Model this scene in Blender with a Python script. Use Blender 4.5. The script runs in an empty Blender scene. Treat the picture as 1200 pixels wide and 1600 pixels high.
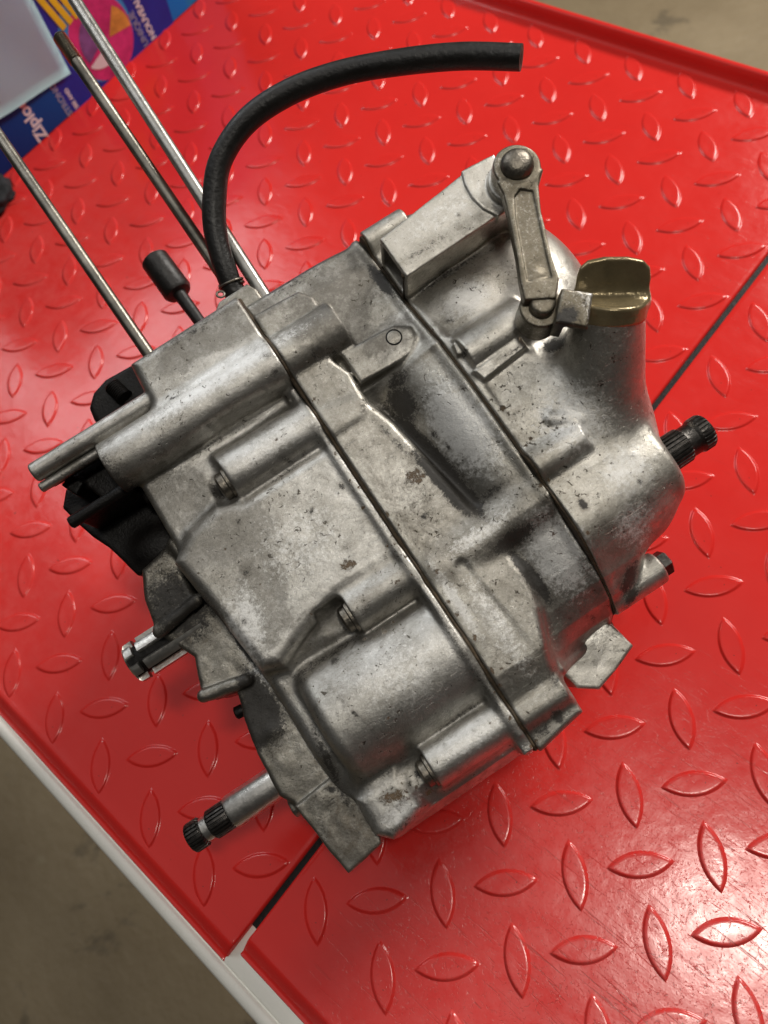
import bpy, bmesh, math, random
import numpy as np
from mathutils import Vector, Matrix, noise

random.seed(7); np.random.seed(7)
SC = bpy.context.scene
COL = SC.collection
MM = 0.001

# ------------------------------------------------------------------ camera
CAMPOS = np.array([22.773, -73.242, 393.387])
RW = np.array([[0.75399818, 0.62655863, -0.1972588],
               [0.51177897, -0.74858714, -0.42154428],
               [-0.41178761, 0.21689071, -0.88509287]])
cam_d = bpy.data.cameras.new("camera")
cam = bpy.data.objects.new("camera", cam_d); COL.objects.link(cam)
m4 = Matrix.Identity(4)
for i in range(3):
    m4[i][0] = RW[0][i]; m4[i][1] = -RW[1][i]; m4[i][2] = -RW[2][i]
    m4[i][3] = CAMPOS[i] * MM
cam.matrix_world = m4
cam_d.sensor_fit = 'VERTICAL'; cam_d.sensor_height = 24.0
cam_d.lens = 24.0 * 1265.6 / 1600.0
cam_d.clip_start = 0.01; cam_d.clip_end = 50
cam_d.dof.use_dof = True; cam_d.dof.focus_distance = 0.32; cam_d.dof.aperture_fstop = 7.5
SC.camera = cam

# ------------------------------------------------------------------ world and lamps
W = bpy.data.worlds.new("World"); SC.world = W; W.use_nodes = True
bg = W.node_tree.nodes['Background']
bg.inputs[0].default_value = (0.86, 0.83, 0.78, 1); bg.inputs[1].default_value = 0.03

def lamp(name, pos, target, sx, sy, power, col):
    d = bpy.data.lights.new(name, 'AREA'); d.shape = 'RECTANGLE'
    d.size = sx; d.size_y = sy; d.energy = power; d.color = col
    o = bpy.data.objects.new(name, d); COL.objects.link(o)
    o.location = pos
    v = Vector(target) - Vector(pos)
    o.rotation_euler = v.to_track_quat('-Z', 'Y').to_euler()
    return o
lamp("ceiling_tube_lamp", (0.38, 0.15, 2.0), (0.0, 0.0, 0), 0.10, 0.24, 8.5, (1.0, 0.94, 0.84))
lamp("shop_window_lamp", (-2.0, 0.45, 1.75), (-0.2, 0.0, 0), 1.1, 0.7, 14, (0.94, 0.97, 1.0))
lamp("far_ceiling_lamp", (-0.02, 2.05, 1.30), (-0.05, 0.1, 0), 0.9, 0.4, 50, (1.0, 0.95, 0.88))
lamp("overhead_fill_light", (-0.75, 0.0, 2.5), (-0.25, 0.0, 0), 2.6, 3.0, 10, (1.0, 0.98, 0.95))  # soft fill added to brighten the metal, in place of ceiling bounce

SC.view_settings.view_transform = 'Standard'
SC.view_settings.look = 'None'
SC.view_settings.exposure = 0.0
SC.render.engine = 'CYCLES'
SC.cycles.max_bounces = 6

# ------------------------------------------------------------------ helpers
def tag(o, label=None, cat=None, group=None, kind=None):
    if label: o['label'] = label
    if cat: o['category'] = cat
    if group: o['group'] = group
    if kind: o['kind'] = kind
    return o

def link(name, me, parent=None, mat=None, smooth=True):
    o = bpy.data.objects.new(name, me); COL.objects.link(o)
    if parent is not None: o.parent = parent
    if mat is not None:
        me.materials.clear(); me.materials.append(mat)
    if smooth:
        me.shade_smooth() if hasattr(me, 'shade_smooth') else None
    return o

def empty(name, loc=(0, 0, 0)):
    o = bpy.data.objects.new(name, None); COL.objects.link(o); o.location = loc
    o.empty_display_size = 0.02
    return o

def bm_mesh(bm, name, bevel=0, seg=2):
    if bevel:
        es = [e for e in bm.edges if len(e.link_faces) == 2 and e.calc_face_angle(0) > 0.5]
        bmesh.ops.bevel(bm, geom=es, offset=bevel, segments=seg, affect='EDGES', profile=0.5)
    bmesh.ops.recalc_face_normals(bm, faces=bm.faces)
    me = bpy.data.meshes.new(name); bm.to_mesh(me); bm.free()
    return me

def auto_smooth(me, ang=35):
    me.shade_smooth()
    bm = bmesh.new(); bm.from_mesh(me)
    for e in bm.edges:
        if len(e.link_faces) == 2 and e.calc_face_angle(0) > math.radians(ang): e.smooth = False
    bm.to_mesh(me); bm.free()

def lathe(prof, p0, axis, n=40, teeth=None, name='lathe', ang=35):
    """prof: list of (t, r) along axis from p0 (mm). teeth: dict ring index -> (count, depth)"""
    a = Vector(axis).normalized()
    b = a.orthogonal().normalized(); c = a.cross(b)
    bm = bmesh.new(); rings = []
    for i, (t, r) in enumerate(prof):
        ring = []
        for k in range(n):
            th = 2 * math.pi * k / n; rr = r
            if teeth and i in teeth:
                cnt, dep = teeth[i]
                ph = (k * cnt / n) % 1.0
                rr = r - dep * (1 if ph > 0.5 else 0)
            ring.append(bm.verts.new((Vector(p0) + a * t + (b * math.cos(th) + c * math.sin(th)) * rr) * MM))
        rings.append(ring)
    for i in range(len(rings) - 1):
        for k in range(n):
            bm.faces.new((rings[i][k], rings[i][(k + 1) % n], rings[i + 1][(k + 1) % n], rings[i + 1][k]))
    bm.faces.new(rings[0][::-1]); bm.faces.new(rings[-1])
    me = bm_mesh(bm, name); auto_smooth(me, ang)
    return me

def box_mm(x0, x1, y0, y1, z0, z1, bevel=0, name='box', seg=2):
    bm = bmesh.new()
    bmesh.ops.create_cube(bm, size=1)
    for v in bm.verts:
        v.co = Vector(((x0 + x1) / 2 + v.co.x * (x1 - x0), (y0 + y1) / 2 + v.co.y * (y1 - y0), (z0 + z1) / 2 + v.co.z * (z1 - z0))) * MM
    me = bm_mesh(bm, name, bevel * MM, seg)
    if bevel: auto_smooth(me, 50)
    return me

def tube(pts, rad, name='tube', n=20, sub=8, cap=True, radf=None):
    P = [Vector(p) for p in pts]
    out = []
    for i in range(len(P) - 1):
        p0 = P[max(i - 1, 0)]; p1 = P[i]; p2 = P[i + 1]; p3 = P[min(i + 2, len(P) - 1)]
        for j in range(sub):
            t = j / sub
            out.append(0.5 * ((2 * p1) + (p2 - p0) * t + (2 * p0 - 5 * p1 + 4 * p2 - p3) * t * t + (3 * p1 - p0 - 3 * p2 + p3) * t ** 3))
    out.append(P[-1])
    bm = bmesh.new(); rings = []
    nrm = None
    for i, p in enumerate(out):
        d = (out[min(i + 1, len(out) - 1)] - out[max(i - 1, 0)]).normalized()
        nrm = d.orthogonal().normalized() if nrm is None else (nrm - d * nrm.dot(d)).normalized()
        c = d.cross(nrm)
        r = rad if radf is None else rad * radf(i / (len(out) - 1))
        rings.append([bm.verts.new((p + (nrm * math.cos(2 * math.pi * k / n) + c * math.sin(2 * math.pi * k / n)) * r) * MM) for k in range(n)])
    for i in range(len(rings) - 1):
        for k in range(n):
            bm.faces.new((rings[i][k], rings[i][(k + 1) % n], rings[i + 1][(k + 1) % n], rings[i + 1][k]))
    if cap:
        bm.faces.new(rings[0][::-1]); bm.faces.new(rings[-1])
    me = bm_mesh(bm, name); auto_smooth(me, 50)
    return me

# ------------------------------------------------------------------ materials
class NT:
    def __init__(s, name):
        s.m = bpy.data.materials.new(name); s.m.use_nodes = True
        s.t = s.m.node_tree; s.n = s.t.nodes; s.b = s.n['Principled BSDF']
        s.tc = s.n.new('ShaderNodeTexCoord')
    def lk(s, a, b): s.t.links.new(a, b)
    def noise(s, scale, detail=6, rough=0.6, vec=None, dist=0.0):
        x = s.n.new('ShaderNodeTexNoise'); x.inputs['Scale'].default_value = scale
        x.inputs['Detail'].default_value = detail; x.inputs['Roughness'].default_value = rough
        x.inputs['Distortion'].default_value = dist
        s.lk(vec or s.tc.outputs['Object'], x.inputs['Vector']); return x.outputs['Fac']
    def ramp(s, f, a, b, v0=0.0, v1=1.0):
        x = s.n.new('ShaderNodeMapRange'); x.inputs[1].default_value = a; x.inputs[2].default_value = b
        x.inputs[3].default_value = v0; x.inputs[4].default_value = v1; s.lk(f, x.inputs[0]); return x.outputs[0]
    def math(s, op, a, b=None):
        x = s.n.new('ShaderNodeMath'); x.operation = op
        for i, q in enumerate((a, b)):
            if q is None: continue
            if isinstance(q, (int, float)): x.inputs[i].default_value = q
            else: s.lk(q, x.inputs[i])
        return x.outputs[0]
    def mix(s, f, a, b):
        x = s.n.new('ShaderNodeMix'); x.data_type = 'RGBA'
        if isinstance(f, (int, float)): x.inputs[0].default_value = f
        else: s.lk(f, x.inputs[0])
        for i, q in ((6, a), (7, b)):
            if isinstance(q, tuple): x.inputs[i].default_value = (*q, 1)
            else: s.lk(q, x.inputs[i])
        return x.outputs[2]
    def attr(s, name):
        x = s.n.new('ShaderNodeAttribute'); x.attribute_name = name; return x.outputs['Fac']
    def bump(s, h, dist, strength=1.0):
        x = s.n.new('ShaderNodeBump'); x.inputs['Strength'].default_value = strength
        x.inputs['Distance'].default_value = dist; s.lk(h, x.inputs['Height'])
        s.lk(x.outputs[0], s.b.inputs['Normal']); return x
    def voro(s, scale, feat='DISTANCE_TO_EDGE', vec=None):
        x = s.n.new('ShaderNodeTexVoronoi'); x.feature = feat; x.inputs['Scale'].default_value = scale
        s.lk(vec or s.tc.outputs['Object'], x.inputs['Vector']); return x.outputs[0]

def simple(name, col, rough, metal=0.0, var=0.15, nscale=60, bump=0.0, bscale=800, spec=0.5):
    t = NT(name)
    f = t.noise(nscale, 6, 0.65)
    lo = tuple(c * (1 - var) for c in col); hi = tuple(min(1, c * (1 + var)) for c in col)
    t.lk(t.mix(t.ramp(f, 0.3, 0.7), lo, hi), t.b.inputs['Base Color'])
    t.b.inputs['Metallic'].default_value = metal
    t.lk(t.ramp(t.noise(nscale * 3, 4), 0.3, 0.7, rough * 0.85, min(1, rough * 1.2)), t.b.inputs['Roughness'])
    t.b.inputs['Specular IOR Level'].default_value = spec
    if bump: t.bump(t.noise(bscale, 3), bump)
    return t.m

def cast_aluminium(name, base=(0.54, 0.53, 0.505), dark=(0.17, 0.16, 0.14), grime_bias=0.0, rough=(0.26, 0.50)):
    t = NT(name)
    big = t.noise(26, 5, 0.6); mid = t.noise(120, 8, 0.78); fine = t.noise(1000, 6, 0.8); hf = t.noise(2400, 3, 0.8)
    patina = t.math('ADD', t.math('MULTIPLY', big, 0.45), t.math('MULTIPLY', mid, 0.55))
    c = t.mix(t.ramp(patina, 0.42, 0.60), tuple(x * 1.15 for x in base), (base[0] * 0.66, base[1] * 0.645, base[2] * 0.61))
    lsv = t.ramp(t.noise(11, 4, 0.6, dist=0.5), 0.36, 0.62)
    c = t.mix(t.math('MULTIPLY', lsv, 0.38), c, (base[0] * .50, base[1] * .475, base[2] * .43))
    spk = t.ramp(t.noise(60, 5, 0.7), 0.38, 0.62, 0.15, 1.0)
    # small-scale mottling of the oxidised lacquer
    c = t.mix(t.math('MULTIPLY', t.math('MULTIPLY', t.ramp(fine, 0.50, 0.68), spk), 0.65), c, (base[0] * .38, base[1] * .365, base[2] * .33))
    c = t.mix(t.math('MULTIPLY', t.math('MULTIPLY', t.ramp(t.noise(640, 7, 0.88), 0.53, 0.64), t.math('SUBTRACT', 1.1, spk)), 0.6), c, (0.78, 0.765, 0.72))
    # oil-stained patches with sharp borders
    st = t.ramp(t.math('ADD', t.noise(45, 9, 0.68, dist=0.7), t.math('MULTIPLY', t.attr('stain'), 0.42)), 0.61, 0.69)
    st2 = t.ramp(t.math('ADD', t.noise(210, 7, 0.7), t.math('MULTIPLY', t.attr('stain'), 0.15)), 0.60, 0.64)
    c = t.mix(t.math('MULTIPLY', t.math('MULTIPLY', st, t.ramp(t.noise(700, 6, 0.8), 0.35, 0.65, 0.45, 1.0)), 0.72), c, dark)
    c = t.mix(t.math('MULTIPLY', st2, 0.45), c, tuple(x * 1.25 for x in dark))
    br = t.ramp(t.math('ADD', t.noise(480, 8, 0.85), t.math('MULTIPLY', t.attr('bright'), 0.34)), 0.62, 0.78)  # bright mask: chalky oxide, plus light painted on valley panels and clutch cover
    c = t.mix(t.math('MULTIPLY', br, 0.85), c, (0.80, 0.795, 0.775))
    # pits and nicks
    pits = t.ramp(t.math('ADD', t.noise(430, 4, 0.65, dist=0.9), t.math('MULTIPLY', big, 0.28)), 0.79, 0.81)
    p2 = t.ramp(t.noise(1500, 2, 0.6), 0.71, 0.75)
    pits = t.math('MAXIMUM', pits, t.math('MULTIPLY', p2, 0.7))
    c = t.mix(t.math('MULTIPLY', pits, 0.85), c, (0.06, 0.048, 0.035))
    # hairline crazing in the lacquer
    wv = t.n.new('ShaderNodeVectorMath'); wv.operation = 'ADD'
    nz = t.n.new('ShaderNodeTexNoise'); nz.inputs['Scale'].default_value = 110; nz.inputs['Detail'].default_value = 5
    t.lk(t.tc.outputs['Object'], nz.inputs['Vector'])
    sc = t.n.new('ShaderNodeVectorMath'); sc.operation = 'SCALE'; sc.inputs[3].default_value = 0.008
    t.lk(nz.outputs['Color'], sc.inputs[0])
    t.lk(t.tc.outputs['Object'], wv.inputs[0]); t.lk(sc.outputs[0], wv.inputs[1])
    cr = t.ramp(t.voro(520, vec=wv.outputs[0]), 0.0, 0.05, 1.0, 0.0)
    crm = t.math('MULTIPLY', cr, t.ramp(t.math('ADD', t.noise(120, 6), t.math('MULTIPLY', t.attr('craze'), 0.30)), 0.60, 0.85))
    c = t.mix(t.math('MULTIPLY', crm, 0.5), c, (0.10, 0.08, 0.06))
    # black greasy build-up with a speckled edge
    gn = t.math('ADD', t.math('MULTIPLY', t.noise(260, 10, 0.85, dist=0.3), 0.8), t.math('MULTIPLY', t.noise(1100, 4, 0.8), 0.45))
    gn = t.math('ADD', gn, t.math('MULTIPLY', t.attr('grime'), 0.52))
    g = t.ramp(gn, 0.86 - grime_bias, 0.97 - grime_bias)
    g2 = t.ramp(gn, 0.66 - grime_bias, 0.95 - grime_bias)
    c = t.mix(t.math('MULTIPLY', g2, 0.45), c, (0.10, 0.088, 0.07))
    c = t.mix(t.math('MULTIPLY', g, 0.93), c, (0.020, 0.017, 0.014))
    # flaked brown spots (lacquer lifted)
    chn = t.math('ADD', t.math('MULTIPLY', t.noise(520, 8, 0.9, dist=0.4), 0.8), t.math('MULTIPLY', t.noise(150, 3), 0.2))
    ch = t.ramp(t.math('ADD', chn, t.math('MULTIPLY', t.attr('chip'), 0.22)), 0.685, 0.70)
    c = t.mix(ch, c, (0.12, 0.080, 0.045))
    t.lk(c, t.b.inputs['Base Color'])
    mt = t.math('SUBTRACT', 0.90, t.math('MULTIPLY', t.math('MAXIMUM', g, ch), 0.85))
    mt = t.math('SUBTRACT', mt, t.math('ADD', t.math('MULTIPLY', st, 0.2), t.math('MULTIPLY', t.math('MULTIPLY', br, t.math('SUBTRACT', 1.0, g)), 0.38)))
    mt = t.math('MAXIMUM', mt, 0.0)
    t.lk(mt, t.b.inputs['Metallic'])
    r = t.ramp(t.math('ADD', t.math('MULTIPLY', mid, 0.5), t.math('MULTIPLY', fine, 0.5)), 0.38, 0.62, rough[0], rough[1])
    r = t.math('ADD', r, t.math('ADD', t.math('MULTIPLY', g, 0.10), t.math('MULTIPLY', st, 0.05)))
    t.lk(r, t.b.inputs['Roughness'])
    h = t.math('ADD', t.math('MULTIPLY', fine, 0.30), t.math('MULTIPLY', mid, 0.9))
    h = t.math('SUBTRACT', h, t.math('MULTIPLY', t.math('ADD', ch, t.math('ADD', pits, t.math('MULTIPLY', crm, 0.4))), 0.30))
    h = t.math('ADD', h, t.math('MULTIPLY', hf, 0.12))
    mp = t.n.new('ShaderNodeMapping'); mp.inputs['Rotation'].default_value = (0.1, 0.2, 0.6); mp.inputs['Scale'].default_value = (1, 14, 6)
    t.lk(t.tc.outputs['Object'], mp.inputs['Vector'])
    s1 = t.ramp(t.noise(110, 2, 0.5, vec=mp.outputs[0], dist=0.8), 0.67, 0.70)
    h = t.math('SUBTRACT', h, t.math('MULTIPLY', s1, 0.12))
    t.bump(h, 0.0005, 0.7)
    return t.m

M_AL = cast_aluminium("cast_aluminium")
M_AL_MID = cast_aluminium("cast_aluminium_weathered", (0.44, 0.425, 0.39), (0.115, 0.105, 0.09))
M_AL_CLUTCH = cast_aluminium("cast_aluminium_lacquered", (0.63, 0.61, 0.565), (0.23, 0.215, 0.185))
M_DIRTY = cast_aluminium("cast_aluminium_dirty", (0.37, 0.355, 0.32), (0.12, 0.10, 0.075), 0.13)
M_BLACK = simple("black_oily_steel", (0.006, 0.005, 0.0045), 0.5, 0.0, 0.5, 150, 0.0003, spec=0.25)
M_STEEL = simple("bright_worn_steel", (0.66, 0.64, 0.60), 0.36, 1.0, 0.2, 200, 0.0001)
M_STUD = simple("dull_steel_stud", (0.30, 0.28, 0.24), 0.36, 1.0, 0.6, 35, 0.0001)
M_STUDS = simple("silver_steel_stud", (0.50, 0.485, 0.45), 0.36, 1.0, 0.12, 90, 0.0001)
M_SPL = simple("blackened_spline_steel", (0.075, 0.07, 0.065), 0.36, 0.9, 0.5, 400, 0.0002)
M_BOLT = simple("zinc_bolt", (0.20, 0.18, 0.15), 0.38, 0.9, 0.45, 250, 0.0003)
M_LEVER = cast_aluminium("lever_steel", (0.23, 0.205, 0.16), (0.11, 0.095, 0.07))
M_RUB = simple("black_rubber_hose", (0.009, 0.008, 0.007), 0.45, 0.0, 0.4, 40, 0.0003, 500)
M_CAP = simple("olive_bronze_plastic", (0.27, 0.215, 0.12), 0.22, 0.55, 0.25, 90, 0.0002, 500)
M_WHITE = simple("white_painted_frame", (0.84, 0.82, 0.75), 0.30, 0.0, 0.04, 30, 0.0001)
M_GASKET = simple("brown_gasket", (0.055, 0.036, 0.018), 0.75, 0.0, 0.6, 250, 0.0005, 700)

def red_plastic():
    t = NT("red_tread_plastic")
    n1 = t.noise(9, 5); n2 = t.noise(90, 6, 0.7)
    c = t.mix(t.ramp(n1, 0.3, 0.7), (0.67, 0.024, 0.020), (0.73, 0.030, 0.024))
    geo = t.n.new('ShaderNodeNewGeometry')
    sep = t.n.new('ShaderNodeSeparateXYZ'); t.lk(geo.outputs['Position'], sep.inputs[0])
    # worn corner of the near panel: fine scratches and dirt; paler tint here and at left
    wx = t.ramp(sep.outputs[0], -0.06, 0.09); wy = t.ramp(sep.outputs[1], 0.06, -0.06)
    worn = t.math('MULTIPLY', wx, wy)
    lft = t.math('MULTIPLY', t.ramp(sep.outputs[0], -0.18, -0.34), t.ramp(sep.outputs[1], 0.16, 0.02))
    haze = t.math('MULTIPLY', t.ramp(n2, 0.35, 0.7), t.math('ADD', t.math('MULTIPLY', worn, 0.20), t.math('MULTIPLY', lft, 0.10)))
    c = t.mix(haze, c, (0.70, 0.42, 0.40))
    def scr(rot, sc, thr, k):
        mp = t.n.new('ShaderNodeMapping'); mp.inputs['Rotation'].default_value = (0, 0, rot); mp.inputs['Scale'].default_value = (1, 22, 1)
        t.lk(geo.outputs['Position'], mp.inputs['Vector'])
        return t.ramp(t.noise(sc, 3, 0.55, vec=mp.outputs[0], dist=1.2), thr, thr + 0.03)
    s = t.math('MAXIMUM', scr(0.4, 26, 0.665, 1), t.math('MAXIMUM', scr(1.7, 30, 0.665, 1), scr(2.6, 24, 0.67, 1)))
    s_w = t.math('MULTIPLY', s, t.math('ADD', t.math('MULTIPLY', worn, 1.0), 0.08))
    fs = t.ramp(t.noise(210, 3, 0.6, vec=geo.outputs['Position'], dist=3.5), 0.60, 0.64)
    s_w = t.math('MAXIMUM', s_w, t.math('MULTIPLY', fs, t.math('MULTIPLY', worn, 0.8)))
    c = t.mix(t.math('MULTIPLY', s_w, 0.55), c, (0.20, 0.05, 0.04))
    sp = t.ramp(t.noise(330, 2, 0.5), 0.755, 0.775)
    c = t.mix(t.math('MULTIPLY', sp, 0.7), c, (0.09, 0.03, 0.02))
    t.lk(c, t.b.inputs['Base Color'])
    r = t.math('ADD', t.ramp(n2, 0.3, 0.7, 0.15, 0.20), t.math('MULTIPLY', t.ramp(t.noise(35, 5), 0.4, 0.7), 0.06))
    r = t.math('ADD', r, t.math('MULTIPLY', t.math('MULTIPLY', worn, t.ramp(t.noise(150, 5, 0.7), 0.35, 0.65)), 0.06))
    t.lk(r, t.b.inputs['Roughness'])
    t.lk(t.math('ADD', 0.38, t.math('MULTIPLY', worn, 0.45)), t.b.inputs['Specular IOR Level'])
    h = t.math('ADD', t.math('MULTIPLY', t.noise(25, 3), 1.2), t.math('MULTIPLY', t.noise(260, 4), 0.20))
    h = t.math('SUBTRACT', h, t.math('MULTIPLY', s_w, 0.25))
    t.bump(h, 0.0010, 0.35)
    return t.m
M_RED = red_plastic()

# ------------------------------------------------------------------ setting: floor
def floor_mat():
    t = NT("brown_concrete")
    c = t.mix(t.ramp(t.noise(3, 7, 0.65), 0.35, 0.7), (0.21, 0.155, 0.085), (0.33, 0.255, 0.155))
    c = t.mix(t.math('MULTIPLY', t.ramp(t.noise(7, 5, 0.7, dist=0.6), 0.60, 0.66), 0.5), c, (0.055, 0.045, 0.03))
    c = t.mix(t.math('MULTIPLY', t.ramp(t.noise(5.3, 3, 0.6), 0.70, 0.74), 0.6), c, (0.42, 0.37, 0.25))
    t.lk(c, t.b.inputs['Base Color']); t.b.inputs['Roughness'].default_value = 0.55
    t.bump(t.noise(60, 5), 0.002)
    return t.m
bm = bmesh.new()
bmesh.ops.create_grid(bm, x_segments=8, y_segments=8, size=6)
fl = link('floor', bm_mesh(bm, 'floor'), None, floor_mat()); fl.location = (0, 0, -0.62)
tag(fl, kind='structure')

# ------------------------------------------------------------------ red tread-plate panels
def panel_mesh(x0, x1, ya=-184.5, yb=391.0):
    """deck section in (y, z): rolled near edge, raised far rim, extruded in x"""
    prof = [(ya, -13), (ya, -4.2), (ya + 0.5, -3.7), (ya + 1.3, -3.9), (ya + 2.2, -4.0), (ya + 3.4, -3.0), (ya + 6.6, -0.6), (ya + 7.6, 0.15), (ya + 8.8, 0.5), (ya + 10.2, 0.35), (ya + 12, 0), (ya + 15, 0), (yb - 6, 0),
            (yb - 2.0, 0), (yb, 0.3), (yb + 1.6, 1.8), (yb + 2.6, 5.5), (yb + 3.6, 8.8), (yb + 5.5, 9.8), (yb + 8.0, 9.2), (yb + 9.0, 7.0), (yb + 9.0, -13)]
    xl = [(x0, -1.1), (x0 + 0.35, -0.35), (x0 + 1.1, 0), (x0 + 3, 0), (x1 - 3, 0), (x1 - 1.1, 0), (x1 - 0.35, -0.35), (x1, -1.1)]
    bm = bmesh.new(); rows = []
    for x, dz in xl:
        rows.append([bm.verts.new(Vector((x, y, z + (dz if z > -12 else 0))) * MM) for y, z in prof])
    for i in range(len(rows) - 1):
        for k in range(len(prof) - 1):
            bm.faces.new((rows[i][k], rows[i][k + 1], rows[i + 1][k + 1], rows[i + 1][k]))
    bm.faces.new(rows[0]); bm.faces.new(rows[-1][::-1])
    me = bm_mesh(bm, 'panel'); auto_smooth(me, 50)
    return me

def lug_mesh():
    L, Wd, H = 13.4, 4.9, 1.25
    R = (L * L + Wd * Wd) / (2 * Wd)
    n = 15
    def outline(off):
        pts = []
        w = Wd + off; l = L + off * 1.5
        R = (l * l + w * w) / (2 * w); a = math.asin(l / R)
        for s in (1, -1):
            for i in range(n):
                th = (-a + 2 * a * i / n) * s
                pts.append((math.sin(th) * R, s * (math.cos(th) * R - (R - w))))
        return pts
    bm = bmesh.new(); rings = []
    for off, z in ((1.2, -0.12), (0.65, 0.03), (0.30, 0.18), (0.0, 0.50), (-0.35, 0.76), (-0.85, 0.86), (-1.6, 0.87)):
        rings.append([bm.verts.new(Vector((x, y, z)) * MM) for x, y in outline(off)])
    m = len(rings[0])
    for i in range(len(rings) - 1):
        for k in range(m):
            bm.faces.new((rings[i][k], rings[i][(k + 1) % m], rings[i + 1][(k + 1) % m], rings[i + 1][k]))
    c = bm.verts.new((0, 0, 0.87 * MM))
    for k in range(m): bm.faces.new((rings[-1][k], rings[-1][(k + 1) % m], c))
    me = bm_mesh(bm, 'tread_lug'); me.shade_smooth()
    return me
LUG = lug_mesh(); LUG.materials.append(M_RED)

def project(x, y, z):
    q = RW @ (np.array([x, y, z]) - CAMPOS)
    if q[2] < 10: return None
    return 600 + 1265.6 * q[0] / q[2], 800 + 1265.6 * q[1] / q[2]

def make_panel(x0, x1, ox, oy, label, ya):
    r = empty('tread_plate_panel', (0, 0, 0))
    tag(r, label, 'panel', 'red tread-plate panels')
    link('sheet', panel_mesh(x0, x1, ya), r, M_RED, False)
    for i in range(-20, 20):
        for j in range(-20, 20):
            for k in (0, 1):
                x = ox + i * 40 + (k * 21.17); y = oy + j * 42.3 + (k * (21.15 + 0.23))
                if not (x0 + 9 < x < x1 - 9 and ya + 20 < y < 381): continue
                p = project(x, y, 0)
                if p is None or not (-50 < p[0] < 1250 and -50 < p[1] < 1650): continue
                o = bpy.data.objects.new('tread_lug', LUG); COL.objects.link(o); o.parent = r
                o.location = (x * MM, y * MM, 0); o.rotation_euler = (random.uniform(-.004, .004), random.uniform(-.004, .004), math.radians(45 if k == 0 else -45))
    return r
make_panel(-75.6, 330, 0, 0, "red tread-plate panel on the near right side of the black gap, scuffed at its corner", -185.0)
make_panel(-760, -78.9, 28.04, 18.46, "red tread-plate panel left of the black gap, running back to the blue box", -192.0)

# white frame under the near edge
fr = empty('white_frame', (0, 0, 0)); tag(fr, "white painted metal frame rail running under the near edge of the red panels", 'frame')
bm = bmesh.new()
prof = [(-199.2, -18), (-199.9, -9), (-199.5, -5.6), (-198.2, -3.9), (-196.3, -3.2), (-194.4, -3.3), (-193.3, -3.9), (-192.9, -4.9), (-192.3, -5.0), (-191.9, -4.4), (-191.2, -4.1), (-184, -4.3), (-170, -4.4), (-170, -18)]
rows = [[bm.verts.new(Vector((x, y, z)) * MM) for y, z in prof] for x in (-760, 330)]
for k in range(len(prof)):
    kk = (k + 1) % len(prof)
    bm.faces.new((rows[0][k], rows[0][kk], rows[1][kk], rows[1][k]))
me = bm_mesh(bm, 'rail'); auto_smooth(me, 40)
link('rail', me, fr, M_WHITE, False)
link('gap_dark_strip', box_mm(-79.6, -74.9, -172.0, 391, -13, -2.6, 0, 'gap_dark_strip'), fr, M_BLACK, False)  # black strip added so the gap between the panels reads dark
# the supporting tray below the gap
link('support_sheet', box_mm(-760, 330, -169.5, 399, -30, -13.6, 0, 'support'), fr, M_BLACK, False)

# ------------------------------------------------------------------ blue box far left
def txt(s, size, mat, parent, name='lettering', bold=0.0):
    cu = bpy.data.curves.new(name, 'FONT'); cu.body = s; cu.size = size * MM; cu.extrude = 0.0001; cu.offset = bold * MM
    cu.align_x = 'LEFT'
    o = bpy.data.objects.new(name, cu); COL.objects.link(o)
    dg = bpy.context.evaluated_depsgraph_get()
    me = bpy.data.meshes.new_from_object(o.evaluated_get(dg))
    bpy.data.objects.remove(o); bpy.data.curves.remove(cu)
    return link(name, me, parent, mat, False)
bx = empty('printed_carton', (-0.640, 0.19, 0))
tag(bx, "blue printed carton of storage bags standing on the far left end of the red panel", 'box')
def blue_print():
    t = NT("blue_carton_print")
    sep = t.n.new('ShaderNodeSeparateXYZ'); t.lk(t.tc.outputs['Object'], sep.inputs[0])
    f = t.ramp(t.math('ADD', sep.outputs[1], t.math('MULTIPLY', sep.outputs[2], 0.6)), -0.09, 0.10)
    c = t.mix(f, (0.004, 0.07, 0.38), (0.006, 0.24, 0.78))
    f2 = t.ramp(sep.outputs[1], 0.098, 0.102)
    c = t.mix(f2, c, (0.02, 0.28, 0.66))
    t.lk(c, t.b.inputs['Base Color']); t.b.inputs['Roughness'].default_value = 0.5; t.b.inputs['Specular IOR Level'].default_value = 0.2
    return t.m
M_BLUE = blue_print()
link('carton', box_mm(-40, 40, -190, 135, 0, 190, 1.2, 'carton'), bx, M_BLUE, False)
M_PW = simple("white_print", (0.80, 0.80, 0.84), 0.4, var=0.03); M_PINK = simple("pink_print", (0.62, 0.045, 0.22), 0.35, var=0.45, nscale=40)
M_YEL = simple("yellow_print", (0.85, 0.62, 0.03), 0.4, var=0.1); M_ORG = simple("orange_print", (0.66, 0.33, 0.07), 0.4, var=0.4, nscale=70)
M_LBL = simple("light_blue_print", (0.03, 0.32, 0.72), 0.4, var=0.1); M_PUR = simple("purple_print", (0.20, 0.10, 0.30), 0.4, var=0.5, nscale=70)
M_NAV = simple("navy_print", (0.006, 0.035, 0.36), 0.4, var=0.1); M_GRY = simple("grey_print", (0.30, 0.34, 0.50), 0.4, var=0.1)
def on_face(o, y, z, rot=90, dx=0.12):
    # print on the +X side face: text +x -> local up (rot 90) or sideways
    o.rotation_euler = Matrix(((0, 0, 1), (1, 0, 0), (0, 1, 0))).to_4x4().to_euler()
    mm = Matrix(((0, 0, 1, 0), (1, 0, 0, 0), (0, 1, 0, 0), (0, 0, 0, 1))) @ Matrix.Rotation(math.radians(rot), 4, 'Z')
    mm.translation = Vector((40 + dx, y, z)) * MM
    o.matrix_local = mm
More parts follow.
